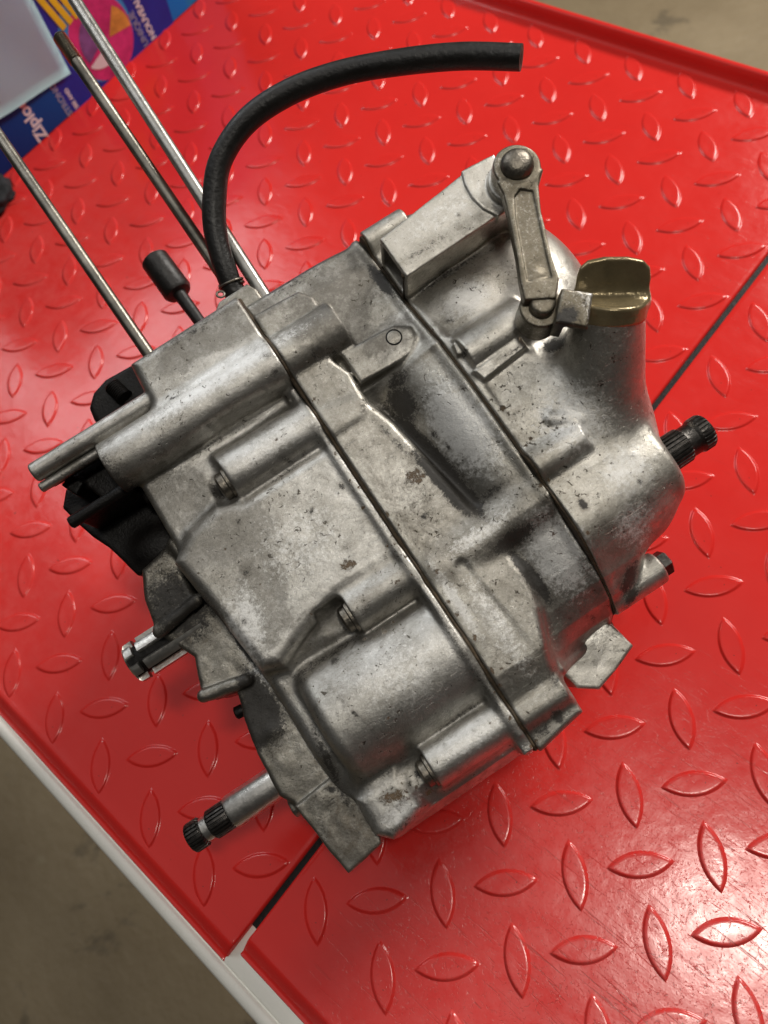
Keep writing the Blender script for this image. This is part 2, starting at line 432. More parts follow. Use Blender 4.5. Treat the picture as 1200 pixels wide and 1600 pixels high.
def disc(rx, ry, mat, name, y, z, dx, a0=0, a1=360):
    bm = bmesh.new()
    pts = [(rx * math.cos(math.radians(a0 + (a1 - a0) * k / 40)), ry * math.sin(math.radians(a0 + (a1 - a0) * k / 40))) for k in range(41 if a1 - a0 < 360 else 40)]
    if a1 - a0 < 360: pts.append((0, 0))
    lo = [bm.verts.new(Vector((p[0], p[1], -0.05)) * MM) for p in pts]; hi = [bm.verts.new(Vector((p[0], p[1], 0.05)) * MM) for p in pts]
    bm.faces.new(lo[::-1]); bm.faces.new(hi)
    for k in range(len(pts)): bm.faces.new((lo[k], lo[(k + 1) % len(pts)], hi[(k + 1) % len(pts)], hi[k]))
    o = link(name, bm_mesh(bm, name), bx, mat, False); on_face(o, y, z, 0, dx); return o
# positions are local to the carton (y across, z up)
o = txt("Ziploc", 13.5, M_PW, bx, "lettering", 0.4); on_face(o, -66, 0.3, 90)
o = txt("STRONG", 7, M_GRY, bx, 'lettering', 0.2); on_face(o, -38, 0.5, 90)
o = txt("SEE AND", 4.5, M_PW, bx, 'lettering', 0.15); on_face(o, -31, 1, 90)
disc(62, 92, M_NAV, 'printed_swoosh', 22, 30, 0.07)
disc(33, 35, M_LBL, 'printed_ring', 14, 34, 0.14)
disc(29, 31, M_PINK, 'printed_disc', 16, 29, 0.26)
disc(22, 22, M_ORG, 'printed_wedge', 22, 26, 0.40, -10, 50)
disc(21, 22, M_PUR, 'printed_wedge', 16, 28, 0.40, 110, 200)
disc(18, 12, M_PW, 'printed_wedge', 12, 22, 0.55, 200, 300)
o = txt("NOUVEAU", 7.6, M_PW, bx, 'lettering', 0.25); on_face(o, 60, 1, 90, 0.3)
o = txt("UNIQUE", 7.6, M_GRY, bx, 'lettering', 0.15); on_face(o, 51, 1, 90, 0.3)
for k in range(3):
    o = link('printed_stripe', box_mm(-2.4, 2.4, -22, 22, -0.05, 0.05), bx, M_YEL, False); on_face(o, -12 + k * 7, 74, 12, 0.5)

# white sheet leaning on the box
bm = bmesh.new()
N = 24; g = []
def shy(a, b):
    # hangs over the top edge of the carton and down its front
    y = -10 + a * (177 + 14 * b); z = 0
    if b > 0.8:
        q = (b - 0.8) / 0.2
        return Vector((-598.5 - 78 * q, y, 192.2 + 0.8 * math.sin(y * .1))) * MM if q > 0.02 else Vector((-598.5, y, 191.5)) * MM
    z = (52 - 26 * a) + (191 - 52 + 26 * a) * b / 0.8
    return Vector((-598.4 + 1.2 * math.sin(a * 7 + b * 4) ** 2 + 1.5 * max(0, 0.25 - b), y, z)) * MM
for i in range(N + 1):
    g.append([bm.verts.new(shy(i / N, j / N)) for j in range(N + 1)])
for i in range(N):
    for j in range(N): bm.faces.new((g[i][j], g[i + 1][j], g[i + 1][j + 1], g[i][j + 1]))
gm = bmesh.ops.solidify(bm, geom=bm.faces[:], thickness=0.0006)
sh = link('paper_sheet', bm_mesh(bm, 'paper_sheet'), None, simple("pale_blue_white_paper", (0.70, 0.94, 1.0), 0.5, var=0.05, nscale=8), True)
tag(sh, "pale blue white paper sheet hanging over the front of the blue carton", 'sheet')

# dark cloth scrap beside the box
bm = bmesh.new(); bmesh.ops.create_icosphere(bm, subdivisions=4, radius=1)
for v in bm.verts:
    n = noise.noise(v.co * 2.3) * 0.35 + noise.noise(v.co * 6) * 0.12
    v.co = v.co * (1 + n); v.co.z = max(v.co.z, -0.55)
    v.co = Vector((v.co.x * 26, v.co.y * 26, (v.co.z + 0.55) * 14)) * MM
ck = link('crumpled_rag', bm_mesh(bm, 'crumpled_rag'), None, simple("black_rag", (0.012, 0.013, 0.016), 0.8, var=0.4), True)
ck.location = (-0.632, 0.035, 0.0)
ck.location = (-0.585, 0.052, 0.0)
ck.scale = (0.75, 0.75, 0.9)
tag(ck, "crumpled black rag lying on the deck at the left end of the blue carton", 'rag')

# ================================================================== ENGINE
PHI = math.radians(18); AZ = math.radians(71)
U = np.array([math.cos(AZ), math.sin(AZ), 0]); V0 = np.array([math.sin(AZ), -math.cos(AZ), 0]); Zv = np.array([0, 0, 1.0])
V = V0 * math.cos(PHI) - Zv * math.sin(PHI); Wv = V0 * math.sin(PHI) + Zv * math.cos(PHI)
ENG = empty('engine', (0, 0, 0))
# local axes: x = u (shaft axis), y = -v (towards the studs), z = w ; meshes below are written in (u, -v, w)
mw = Matrix.Identity(4)
for i in range(3):
    mw[i][0] = U[i]; mw[i][1] = -V[i]; mw[i][2] = Wv[i]
ORG = np.array([-98.055, -4.713, 125.0])
# put the root at the engine's foot: local shift keeps the frame
mw.translation = Vector(ORG * MM)
ENG.matrix_world = mw
tag(ENG, "stained cast aluminium motorcycle engine crankcase with bare studs, lying on the red tread plate", 'engine')
def L(u, v, w): return (u, -v, w)

# ---- signed distance modelling of the castings (mm)
class Field:
    def __init__(s, lo, hi, h):
        s.lo = np.array(lo, float); s.h = h
        s.n = np.ceil((np.array(hi) - s.lo) / h).astype(int) + 1
        s.d = np.full(s.n, 12.0, np.float32)
        s.ax = [(s.lo[i] + np.arange(s.n[i]) * h).astype(np.float32) for i in range(3)]
    def box(s, b, pad):
        sl = []
        for i in range(3):
            a = int(max(0, math.floor((b[0][i] - pad - s.lo[i]) / s.h))); e = int(min(s.n[i], math.ceil((b[1][i] + pad - s.lo[i]) / s.h) + 1))
            if e <= a: return None
            sl.append(slice(a, e))
        return tuple(sl)
    def grid(s, sl):
        return (s.ax[0][sl[0]][:, None, None], s.ax[1][sl[1]][None, :, None], s.ax[2][sl[2]][None, None, :])
    def apply(s, b, fn, k=2.0, op='add'):
        sl = s.box(b, max(k, 1) + 2.0)
        if sl is None: return
        p = fn(*s.grid(sl)).astype(np.float32)
        q = s.d[sl]
        if op == 'add':
            if k <= 0: s.d[sl] = np.minimum(q, p)
            else:
                hh = np.maximum(k - np.abs(q - p), 0) / k
                s.d[sl] = np.minimum(q, p) - hh * hh * k * 0.25
        else:
            p = -p
            hh = np.maximum(k - np.abs(q - p), 0) / max(k, 1e-3)
            s.d[sl] = np.maximum(q, p) + hh * hh * k * 0.25

def poly2(px, py, P):
    P = np.array(P, np.float32); n = len(P)
    d = np.full(np.broadcast(px, py).shape, 1e9, np.float32); sgn = np.ones(d.shape, np.float32)
    for i in range(n):
        ax, ay = P[i]; bx_, by = P[i - 1]
        ex, ey = bx_ - ax, by - ay
        wx, wy = px - ax, py - ay
        t = np.clip((wx * ex + wy * ey) / (ex * ex + ey * ey + 1e-9), 0, 1)
        dx, dy = wx - ex * t, wy - ey * t
        d = np.minimum(d, dx * dx + dy * dy)
        c1 = py >= ay; c2 = py < by; c3 = ex * wy > ey * wx
        f = (c1 & c2 & c3) | (~c1 & ~c2 & ~c3)
        sgn = np.where(f, -sgn, sgn)
    return sgn * np.sqrt(d)
def ext(d2, dz, r):
    a = d2 + r; b = dz + r
    return np.minimum(np.maximum(a, b), 0) + np.sqrt(np.maximum(a, 0) ** 2 + np.maximum(b, 0) ** 2) - r

def prism_w(P, w0, w1, r=2.0):
    """plan polygon in (u,v) between heights"""
    A = np.array(P, float)
    b = ((A[:, 0].min(), A[:, 1].min(), w0), (A[:, 0].max(), A[:, 1].max(), w1))
    return b, lambda u, v, w: ext(poly2(u, v, P), np.abs(w - (w0 + w1) / 2) - (w1 - w0) / 2, r)
def prism_u(P, u0, u1, r=2.0):
    A = np.array(P, float)
    b = ((u0, A[:, 0].min(), A[:, 1].min()), (u1, A[:, 0].max(), A[:, 1].max()))
    return b, lambda u, v, w: ext(poly2(v, w, P), np.abs(u - (u0 + u1) / 2) - (u1 - u0) / 2, r)
def cone(p0, p1, r0, r1, r=1.5):
    p0 = np.array(p0, float); p1 = np.array(p1, float); Ln = np.linalg.norm(p1 - p0); a = (p1 - p0) / Ln
    R = max(r0, r1)
    b = (np.minimum(p0, p1) - R, np.maximum(p0, p1) + R)
    def fn(u, v, w):
        t = (u - p0[0]) * a[0] + (v - p0[1]) * a[1] + (w - p0[2]) * a[2]
        q = np.sqrt(np.maximum((u - p0[0]) ** 2 + (v - p0[1]) ** 2 + (w - p0[2]) ** 2 - t * t, 0))
        rr = r0 + (r1 - r0) * np.clip(t / Ln, 0, 1)
        return ext(q - rr, np.abs(t - Ln / 2) - Ln / 2, r)
    return b, fn
def cyl_u(v, w, rad, u0, u1, r=1.5): return cone((u0, v, w), (u1, v, w), rad, rad, r)
def caps(p0, p1, rad):
    p0 = np.array(p0, float); p1 = np.array(p1, float); e = p1 - p0; ll = e @ e
    b = (np.minimum(p0, p1) - rad, np.maximum(p0, p1) + rad)
    def fn(u, v, w):
        t = np.clip(((u - p0[0]) * e[0] + (v - p0[1]) * e[1] + (w - p0[2]) * e[2]) / ll, 0, 1)
        return np.sqrt((u - p0[0] - e[0] * t) ** 2 + (v - p0[1] - e[1] * t) ** 2 + (w - p0[2] - e[2] * t) ** 2) - rad
    return b, fn
def ellip(c, R):
    c = np.array(c, float); R = np.array(R, float)
    def fn(u, v, w):
        k = np.sqrt(((u - c[0]) / R[0]) ** 2 + ((v - c[1]) / R[1]) ** 2 + ((w - c[2]) / R[2]) ** 2)
        return (k - 1) * R.min()
    return (c - R, c + R), fn
def terr(P, hf, wb, r=3.0, slope=0.8):
    """body under a height function h(u,v) over a plan polygon"""
    A = np.array(P, float)
    b = ((A[:, 0].min(), A[:, 1].min(), wb), (A[:, 0].max(), A[:, 1].max(), 20))
    def fn(u, v, w):
        hh = hf(u, v); top = (w - hh) * slope
        return np.maximum(ext(poly2(u, v, P), top, r), wb - w)
    return b, fn
def interp(x, xs, ys): return np.interp(x.ravel(), xs, ys).reshape(x.shape).astype(np.float32)

class VN:
    def __init__(s, n=32, seed=1): s.g = np.random.RandomState(seed).rand(n, n, n).astype(np.float32); s.n = n
    def __call__(s, p, sc):
        q = p / sc; i = np.floor(q).astype(int); f = q - i; f = f * f * (3 - 2 * f); r = 0
        for a in (0, 1):
            for b in (0, 1):
                for c in (0, 1):
                    wgt = (f[:, 0] if a else 1 - f[:, 0]) * (f[:, 1] if b else 1 - f[:, 1]) * (f[:, 2] if c else 1 - f[:, 2])
                    r = r + wgt * s.g[(i[:, 0] + a) % s.n, (i[:, 1] + b) % s.n, (i[:, 2] + c) % s.n]
        return r - 0.5
VNOISE = VN()

import openvdb
MARKS = {'grime': [], 'stain': [], 'chip': [], 'bright': [], 'craze': []}
def mark(kind, u, v, ru, rv, ang=0, amt=1.0): MARKS[kind].append((u, v, ru, rv, math.radians(ang), amt))

def mesh_field(F, name, mat, parent=ENG, rough=0.22):
    g = openvdb.FloatGrid(background=12.0)
    g.copyFromArray(np.ascontiguousarray(F.d))
    pts, quads = g.convertToQuads(0.0)
    pts = pts.astype(np.float64) * F.h + F.lo
    # normals from the field gradient for the displacement
    me = bpy.data.meshes.new(name)
    me.vertices.add(len(pts)); me.loops.add(len(quads) * 4); me.polygons.add(len(quads))
    q = np.ascontiguousarray(quads[:, ::1])
    n1 = VNOISE(pts, 9.0) * 1.0 + VNOISE(pts + 77, 3.1) * 0.4
    i3 = np.clip(np.round((pts - F.lo) / F.h).astype(int), 1, F.n - 2)
    gr = np.stack([F.d[i3[:, 0] + 1, i3[:, 1], i3[:, 2]] - F.d[i3[:, 0] - 1, i3[:, 1], i3[:, 2]],
                   F.d[i3[:, 0], i3[:, 1] + 1, i3[:, 2]] - F.d[i3[:, 0], i3[:, 1] - 1, i3[:, 2]],
                   F.d[i3[:, 0], i3[:, 1], i3[:, 2] + 1] - F.d[i3[:, 0], i3[:, 1], i3[:, 2] - 1]], 1).astype(float)
    gr /= np.linalg.norm(gr, axis=1, keepdims=True) + 1e-6
    pts = pts + gr * (n1 * rough)[:, None]
    co = pts.copy(); co[:, 1] *= -1; co *= MM
    me.vertices.foreach_set('co', co.ravel())
    me.loops.foreach_set('vertex_index', q.ravel().astype(np.int32))
    me.polygons.foreach_set('loop_start', np.arange(0, len(q) * 4, 4, dtype=np.int32))
    me.update(calc_edges=True); me.validate()
    # orientation check: flip when the normal points into the solid
    pn = np.zeros(len(me.vertices) * 3); me.vertices.foreach_get('normal', pn); pn = pn.reshape(-1, 3)
    gl = gr.copy(); gl[:, 1] *= -1
    if (pn * gl).sum() < 0:
        me.flip_normals()
    for kind, L_ in MARKS.items():
        a = np.zeros(len(pts), np.float32)
        for (u, v, ru, rv, an, amt) in L_:
            du = pts[:, 0] - u; dv = pts[:, 1] - v
            x = (du * math.cos(an) + dv * math.sin(an)) / ru; y = (-du * math.sin(an) + dv * math.cos(an)) / rv
            a = np.maximum(a, amt * np.clip(1.35 - np.sqrt(x * x + y * y), 0, 1))
        at = me.attributes.new(kind, 'FLOAT', 'POINT'); at.data.foreach_set('value', a.astype(np.float32))
    return link(name, me, parent, mat, True)

#MARKS_BEGIN
# greasy black build-up (u, v, radii, turn in degrees)
mark('grime', 24, -14, 3.5, 34, -8, 1.0); mark('grime', 24, 8, 6, 12, -15, 1.1); mark('grime', 29, -44, 7, 5, 0, .7)
mark('grime', 28.5, 47, 3.2, 15, -6, 1.1); mark('grime', 30, 32, 12, 4, 0, .9); mark('grime', 8, 94, 3, 4, 0, .8)
mark('grime', 14, 82, 4, 5, 0, .6); mark('grime', 58, 74, 7, 3, -30, .75); mark('grime', -90, 35, 9, 12, 0, .8)
mark('grime', -92, -20, 14, 16, 0, .55); mark('grime', -78, 0, 2.5, 20, 0, .9); mark('grime', -90, -64, 14, 22, 0, 1.1)
mark('grime', -84, 30, 6, 14, 0, .9); mark('grime', 57, 36, 2, 3, 0, .8); mark('grime', -37, 24, 4, 5, 0, .8)
mark('grime', -44, 84, 4, 4, 0, .8); mark('grime', -52, -47, 4, 5, 0, .8); mark('grime', 84, -20, 5, 4, 0, .9)
mark('grime', 47, -84, 3, 12, 0, .9); mark('grime', 45, -30, 2, 30, 3, .35); mark('grime', 60, 45, 3, 5, 0, .4)
# dark oil stains
mark('stain', -58, -30, 18, 14, 20, 1); mark('stain', -60, 0, 10, 22, 30, 1); mark('stain', 22, -82, 22, 18, 0, .8)
mark('stain', -68, -52, 12, 14, 0, 1.0); mark('stain', 34, -92, 20, 10, 0, .9); mark('stain', -20, -98, 30, 8, 0, 1)
mark('stain', -48, 20, 14, 8, 0, .7); mark('stain', -78, 88, 10, 12, 0, .8); mark('stain', 30, -60, 12, 8, 0, .6)
mark('stain', 86, 50, 16, 14, 0, .5); mark('stain', -30, -58, 16, 6, 0, .6); mark('stain', 40, -62, 8, 10, 0, .5)
# lifted lacquer, brown
mark('chip', 13, -7, 6, 4.5, 20, 1); mark('chip', -26, 6, 4.5, 3.5, 20, 1.05); mark('chip', -28, 34, 2, 2, 0, .9)
mark('chip', -58, 86, 8, 4, 20, .95); mark('chip', -14, 22, 2, 2, 0, .8); mark('chip', -47, 92, 3, 2, 0, .9)
mark('chip', 5, 30, 2, 2, 0, .6); mark('chip', 62, 72, 8, 3, 0, .75)
# rubbed bright metal; lit valley panels and highlights painted in too
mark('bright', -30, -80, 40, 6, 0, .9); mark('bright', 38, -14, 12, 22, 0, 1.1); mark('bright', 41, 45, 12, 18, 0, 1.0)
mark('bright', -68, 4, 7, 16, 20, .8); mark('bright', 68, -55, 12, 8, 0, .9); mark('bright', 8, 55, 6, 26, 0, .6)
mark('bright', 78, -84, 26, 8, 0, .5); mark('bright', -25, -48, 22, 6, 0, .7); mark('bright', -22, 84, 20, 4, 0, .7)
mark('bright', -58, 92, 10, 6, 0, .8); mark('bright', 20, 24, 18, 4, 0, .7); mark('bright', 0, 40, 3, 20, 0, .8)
mark('craze', 8, 0, 8, 30, 0, 1); mark('craze', 80, 0, 12, 16, 0, .5); mark('craze', 10, 60, 8, 20, 0, .5)
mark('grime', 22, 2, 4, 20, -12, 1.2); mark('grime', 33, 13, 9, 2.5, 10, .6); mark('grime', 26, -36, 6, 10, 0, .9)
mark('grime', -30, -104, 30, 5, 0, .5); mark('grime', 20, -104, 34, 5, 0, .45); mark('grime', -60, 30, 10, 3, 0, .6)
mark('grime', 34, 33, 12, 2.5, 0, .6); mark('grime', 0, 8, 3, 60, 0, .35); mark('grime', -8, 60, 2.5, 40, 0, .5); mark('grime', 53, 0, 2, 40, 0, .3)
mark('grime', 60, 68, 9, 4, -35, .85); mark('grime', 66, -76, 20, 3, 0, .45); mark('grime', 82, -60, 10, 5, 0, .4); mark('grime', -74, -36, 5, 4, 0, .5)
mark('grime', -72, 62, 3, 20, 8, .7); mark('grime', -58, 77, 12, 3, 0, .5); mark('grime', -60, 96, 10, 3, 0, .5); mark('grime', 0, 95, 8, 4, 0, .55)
mark('stain', 60, -50, 10, 8, 0, .5); mark('stain', 95, 45, 10, 12, 0, .8); mark('stain', 66, 60, 14, 10, 0, .7); mark('stain', 38, 60, 14, 10, 0, .4)
for q in range(46):
    vv = random.uniform(-60, 98); mark('chip', random.choice([-5, -5, -5, 50]) + random.gauss(0, 3.0), vv, random.uniform(.7, 1.8), random.uniform(.8, 2.4), random.uniform(0, 90), random.uniform(.75, 1.0))
for q in range(60):
    mark('chip', random.uniform(-78, -6), random.uniform(-84, 96), random.uniform(.5, 1.3), random.uniform(.5, 1.2), 0, random.uniform(.7, .95))
for q in range(40):
    mark('grime', random.uniform(-80, 96), random.uniform(-90, 96), random.uniform(1, 3), random.uniform(1, 4), random.uniform(0, 180), random.uniform(.35, .65))
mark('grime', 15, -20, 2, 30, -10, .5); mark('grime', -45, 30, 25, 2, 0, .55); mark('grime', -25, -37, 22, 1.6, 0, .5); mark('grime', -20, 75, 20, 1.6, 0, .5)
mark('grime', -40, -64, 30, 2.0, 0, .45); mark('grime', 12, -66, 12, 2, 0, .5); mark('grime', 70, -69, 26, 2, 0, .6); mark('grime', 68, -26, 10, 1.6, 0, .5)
mark('bright', 72, 8, 16, 16, 0, .75); mark('bright', 78, 34, 14, 12, 0, .7); mark('bright', 70, 52, 10, 10, 0, .6); mark('bright', -30, 50, 26, 14, 0, .55); mark('bright', -35, -10, 22, 18, 0, .55); mark('bright', 98, -20, 10, 16, 0, .6)  # clutch cover marks paint a brighter highlight into its colour
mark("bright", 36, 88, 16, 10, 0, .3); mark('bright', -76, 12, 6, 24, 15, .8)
#MARKS_END

H = 0.46
def bottom(u0, u1, top, vf=-104, vr=92):
    # crankcase body below the visible shell: front wall, flat foot, undercut rear
    return prism_u([(vf, top), (vr, top - 8), (vr + 4, top - 22), (vr - 8, -58), (66, -96), (30, -116), (vf + 6, -158)], u0, u1, 5)

#LEFT_BEGIN
def build_left(F=None, trim=True):
    F = F or Field((-112, -112, -165), (-5.4, 108, 14), H)
    A = F.apply
    A(*prism_u([(-58, -12), (60, -16), (84, -26), (88, -48), (64, -96), (30, -116), (-40, -136), (-56, -60)], -76, -3, 5), k=2)
    A(*prism_w([(-55, -106.5), (-3, -107.5), (-3, -80), (-57, -82)], -150, 2.0, 4.5), k=2)
    # long barrel
    A(*cyl_u(-75.5, -4.5, 10.8, -82.5, -3, 0.6), k=3)
    # floor beside the barrel, lower plateau, main raised plateau
    A(*prism_w([(-77.5, -70), (-3, -70), (-3, -28), (-78, -28)], -60, -9, 3), k=3)
    A(*prism_w([(-81, -31), (-70, -38), (-56, -41), (-46, -37), (-3, -38), (-3, 16), (-35, 14.5), (-52, 19), (-66, 25), (-74, 22)], -60, -2.4, 5.5), k=5)
    # wall below plateau
    A(*prism_w([(-77, -30), (-71, 22), (-3, 34), (-3, -30)], -80, -13, 4), k=4)
    # hidden pocket close to the seam below the barrel
    A(*ellip((-33, -61, -1), (20, 5.5, 9)), k=4, op='cut')
    # bolt bosses
    A(*cyl_u(-48.5, -9.2, 10.3, -47, -3, 0.7), k=4)
    A(*cyl_u(21, -9.5, 8.8, -35, -3, 0.7), k=4)
    A(*cyl_u(84.5, -12, 8.2, -41, -3, 0.7), k=4)
    # notches for the bolt heads
    A(*cyl_u(-47, -4, 7.2, -54, -47.2, 2.5), k=3, op='cut')
    A(*cyl_u(21.5, -5, 7.2, -47, -35.4, 1.5), k=2, op='cut')
    # drum
    A(*cone((-67, 53, -26), (-3, 53, -26), 26.5, 27.2, 6), k=3)
    A(*cyl_u(84, -7, 6.8, -54, -41.4, 1.5), k=2, op='cut')
    # rear strip and rounded lower edge
    A(*prism_u([(70, -15), (88, -13), (97, -17), (101, -25), (99, -36), (86, -50), (66, -50)], -69, -3, 5.5), k=5)
    A(*prism_w([(-70.5, 79), (-52, 78), (-50, 95), (-66, 99), (-71, 94)], -50, -11.5, 4), k=4)
    # lip along the joint face
    A(*prism_w([(-10.5, -68), (-3, -68), (-3, 99), (-10, 99)], -60, -6, 1.2), k=2)
    lipw = lambda u, v: interp(v + 0 * u, [-110, -66, -40, -34, 10, 16, 28, 34, 55, 78, 92, 103], [-4, -5, -1.5, -1.9, -1.9, -.8, -.8, .2, 1.0, -3.5, -5, -15])
    A(*terr([(-8.6, -70), (-3, -70), (-3, 100.5), (-8.6, 100.5)], lipw, -60, 1.2), k=3)
    # slim ridges at the open end
    A(*cyl_u(-90.2, -3.2, 3.9, -108.5, -50, 0.8), k=0.6)
    A(*cyl_u(-84.2, -5.0, 2.0, -109.5, -50, 0.6), k=0.6)
    A(*prism_w([(-107, -92), (-52, -92), (-52, -84), (-107, -85)], -14, -6.2, 1.5), k=0.6)
    # trim at the joint plane
    if not trim: return F
    F.apply(((-7, -120, -170), (0, 120, 20)), lambda u, v, w: (-5.5 - u) + 0 * v + 0 * w, k=1.4, op='cut')
    return F
#LEFT_END
# height of the clutch-side joint along v
SV = [-108, -100, -84, -68, -56, -46, -28, -8, 8, 18, 26, 33, 42, 52, 62, 70, 76, 80]
SW = [-11.5, -8.5, -7, -5, -1.5, 1.8, 4.4, 5.2, 4.8, 4.6, 5.2, 2.2, 0.6, -1.5, -5, -11, -20, -32]
#MID_BEGIN
def build_mid(F=None, trim=True):
    F = F or Field((-6, -113, -165), (50.8, 108, 16), H)
    A = F.apply
    A(*bottom(-8, 17, -26), k=2)
    A(*prism_u([(-104, -26), (64, -26), (71, -33), (68, -54), (56, -90), (30, -116), (-98, -158)], 10, 54, 6), k=3)
    def rr(u, v):
        k = np.clip((u - 26) / 24, 0, 1); k = k * k * (3 - 2 * k)
        return interp(v + 0 * u, [-110, -104, -94, -60, -48, -40, -34], [-11, -8, -6.5, -6.5, -7, -14, -26]) * (1 - k) + k * np.minimum(interp(v + 0 * u, SV, SW) - 0.4, interp(v + 0 * u, [-60, -48, -40, -34], [9, 4, -8, -26]))
    A(*terr([(-8, -107.5), (54, -106.5), (54, -30), (-8, -30)], rr, -80, 3.5), k=3)
    A(*cyl_u(-75.5, -4.8, 10.8, -8, 22.5, 0.8), k=3)
    A(*prism_w([(-8, -97), (16, -95.5), (20, -90), (20, -84), (-8, -84)], -30, 1.0, 2.5), k=1.5)
    A(*prism_w([(-8, -68), (11, -67), (15, -56), (14, -44), (9, -38), (-8, -38)], -30, 0.5, 2.5), k=2)
    # band to the right of the joint
    band = lambda u, v: interp(v + 0 * u, [-60, -40, 20, 40, 70, 82, 95], [-1, -0.2, -0.2, 0.6, -0.4, -4, -12]) - np.maximum(u - 8, 0) * 0.06
    A(*terr([(-8, -52), (14, -47), (19, -30), (22, -8), (25, 14), (26, 30), (27, 44), (25, 58), (19, 72), (15, 86), (-8, 88)], band, -60, 3.5), k=3)
    # valleys with the faces that climb to the clutch side
    # hollows climbing to the raised clutch-side joint, ridge between them
    ev = lambda u, v: interp(v + 0 * u, SV, SW)
    def val(u, v):
        e = ev(u, v); k = np.clip((u - 20) / 30.0, 0, 1)
        floor_ = interp(v + 0 * u, [20, 34], [-13, -8.5])
        sh = 1 - (1 - k) ** 2.3
        return floor_ * (1 - sh) + (e - 0.3) * sh
    A(*terr([(8, -48), (54, -48), (54, 84), (8, 84)], val, -70, 3), k=5)
    A(*cone((0, 25, -9.5), (54, 24.6, -3.0), 8.4, 8.8, 1), k=5)
    # raised edge on the clutch-side joint
    lp = lambda u, v: ev(u, v) - 0.2
    A(*terr([(47.8, -106), (54, -106), (54, 78), (47.8, 78)], lp, -60, 1.2), k=4)
    # rear block
    A(*prism_w([(-8, 80), (15, 80), (17.5, 84), (17, 98), (-8, 102)], -44, -6.5, 2.5), k=2)
    A(*cyl_u(87, -9, 6.2, -8, 16, 1.2), k=2.5)
    # groove lines on the band
    A(*caps((9, 30, 2.6), (13, 72, 1.9), 2.1), k=2.0, op='cut')
    # tongue with core plug
    A(*prism_w([(16, -65), (34, -64), (40, -63), (44.5, -59), (44.5, -54), (40, -50), (34, -49), (16, -50)], -20, -1.0, 1.6), k=2.2)
    if not trim: return F
    for ulim, sg in ((-4.5, 1), (49.8, -1)):
        F.apply(((ulim - 3, -120, -170), (ulim + 3, 120, 20)), lambda u, v, w: ((u - ulim) if sg > 0 else (ulim - u)) + 0 * v + 0 * w, k=1.4, op='cut')
    return F
#MID_END
#RIGHT_BEGIN
def build_right(F=None, trim=True):
    F = F or Field((49.6, -113, -140), (128, 86, 32), H)
    A = F.apply
    A(*prism_u([(-100, -14), (50, -14), (68, -30), (60, -80), (20, -110), (-90, -130)], 46, 74, 6), k=2)
    ev = lambda u, v: interp(v + 0 * u, SV, SW)
    hh = lambda u, v: np.minimum(ev(u, v) + 0.6, interp(u + 0 * v, [48, 56, 74, 90, 105, 125], [8, 8, 6, 2, -6, -30]))
    A(*terr([(46, -106), (72, -107), (98, -96), (108, -84), (110, -50), (105, -12), (96, 16), (88, 30), (84, 52), (73, 62), (60, 74), (46, 78)], hh, -70, 7), k=5)
    # dome of the clutch bulge
    A(*ellip((93, -52, -28), (31.5, 42, 29)), k=6)
    A(*ellip((70, -58, -20), (20, 17, 21)), k=8)
    A(*cyl_u(-100.4, -6.5, 5.0, 46, 70, 1.4), k=4)
    # hollow bar over the top
    A(*prism_w([(47, -88.5), (98, -94.5), (106, -93), (100, -72), (48, -70)], -6, 15, 0.9), k=1.2)
    A(*prism_w([(40, -86), (74, -88), (74, -74), (40, -73)], -3, 12.4, 1), k=0.5, op='cut')
    A(*prism_w([(91.5, -94.5), (106, -93.5), (101, -71.5), (92.5, -71), (89.5, -77), (88.6, -83), (89.4, -89)], 10, 15.9, 0.6), k=0.5)
    A(*cone((103.8, -79, -2), (103.8, -79, 19), 9.5, 9.2, 1.2), k=1)
    # boss and small ribs
    A(*cyl_u(-35.5, 1.8, 8.8, 54, 83, 0.8), k=3)
    A(*cyl_u(-35.5, 1.8, 5.2, 79, 90, 0.5), k=0.5, op='cut')
    A(*prism_w([(52.5, -41.5), (58.5, -43), (58, -39), (54.5, -35), (51.5, -37)], -1, 6.4, 0.7), k=0.8)
    A(*prism_w([(52.5, -28), (74, -29.5), (75, -24.5), (54, -22.5)], -5, 8.2, 1.2), k=1.5)
    # filler neck flaring into the cover
    A(*cone((84, 12, -12), (103.2, -17.2, 20.5), 19.5, 12.7, 0.8), k=9)
    A(*ellip((74, 6, -12), (29, 26, 18)), k=10)
    A(*ellip((88, 14, -22), (19, 24, 24)), k=8)
    # small boss with fin
    A(*cyl_u(14.5, 3.0, 7.8, 46, 72, 0.8), k=2)
    A(*caps((66, 3, 7.5), (74, 9, 7.5), 1.4), k=3)
    A(*cyl_u(15.5, 3.5, 4.6, 72, 75.5, 0.8), k=1)
    # kick shaft boss
    A(*cone((48, 39, -12), (97, 38, -9), 20, 15.3, 4.0), k=9)
    A(*ellip((80, 44, -16), (16, 17, 16)), k=6)

    A(*cyl_u(71, -20, 6.6, 46, 75, 1.0), k=3)
    lp = lambda u, v: interp(v + 0 * u, [-108, -60, -40, -20, 0, 15, 25, 35, 60, 70, 80], [-6, -5, -2, -3, -4, -2.2, 0.2, -1.5, -2, -6, -13]) * 0 + ev(u, v) + 0.4
    A(*terr([(47, -104), (54, -104), (53.5, 0), (53, 77), (47, 78)], lp, -60, 1.0), k=2)
    if not trim: return F
    F.apply(((47, -120, -170), (54, 120, 40)), lambda u, v, w: (u - 50.5) + 0 * v + 0 * w, k=0.9, op='cut')
    return F
#RIGHT_END

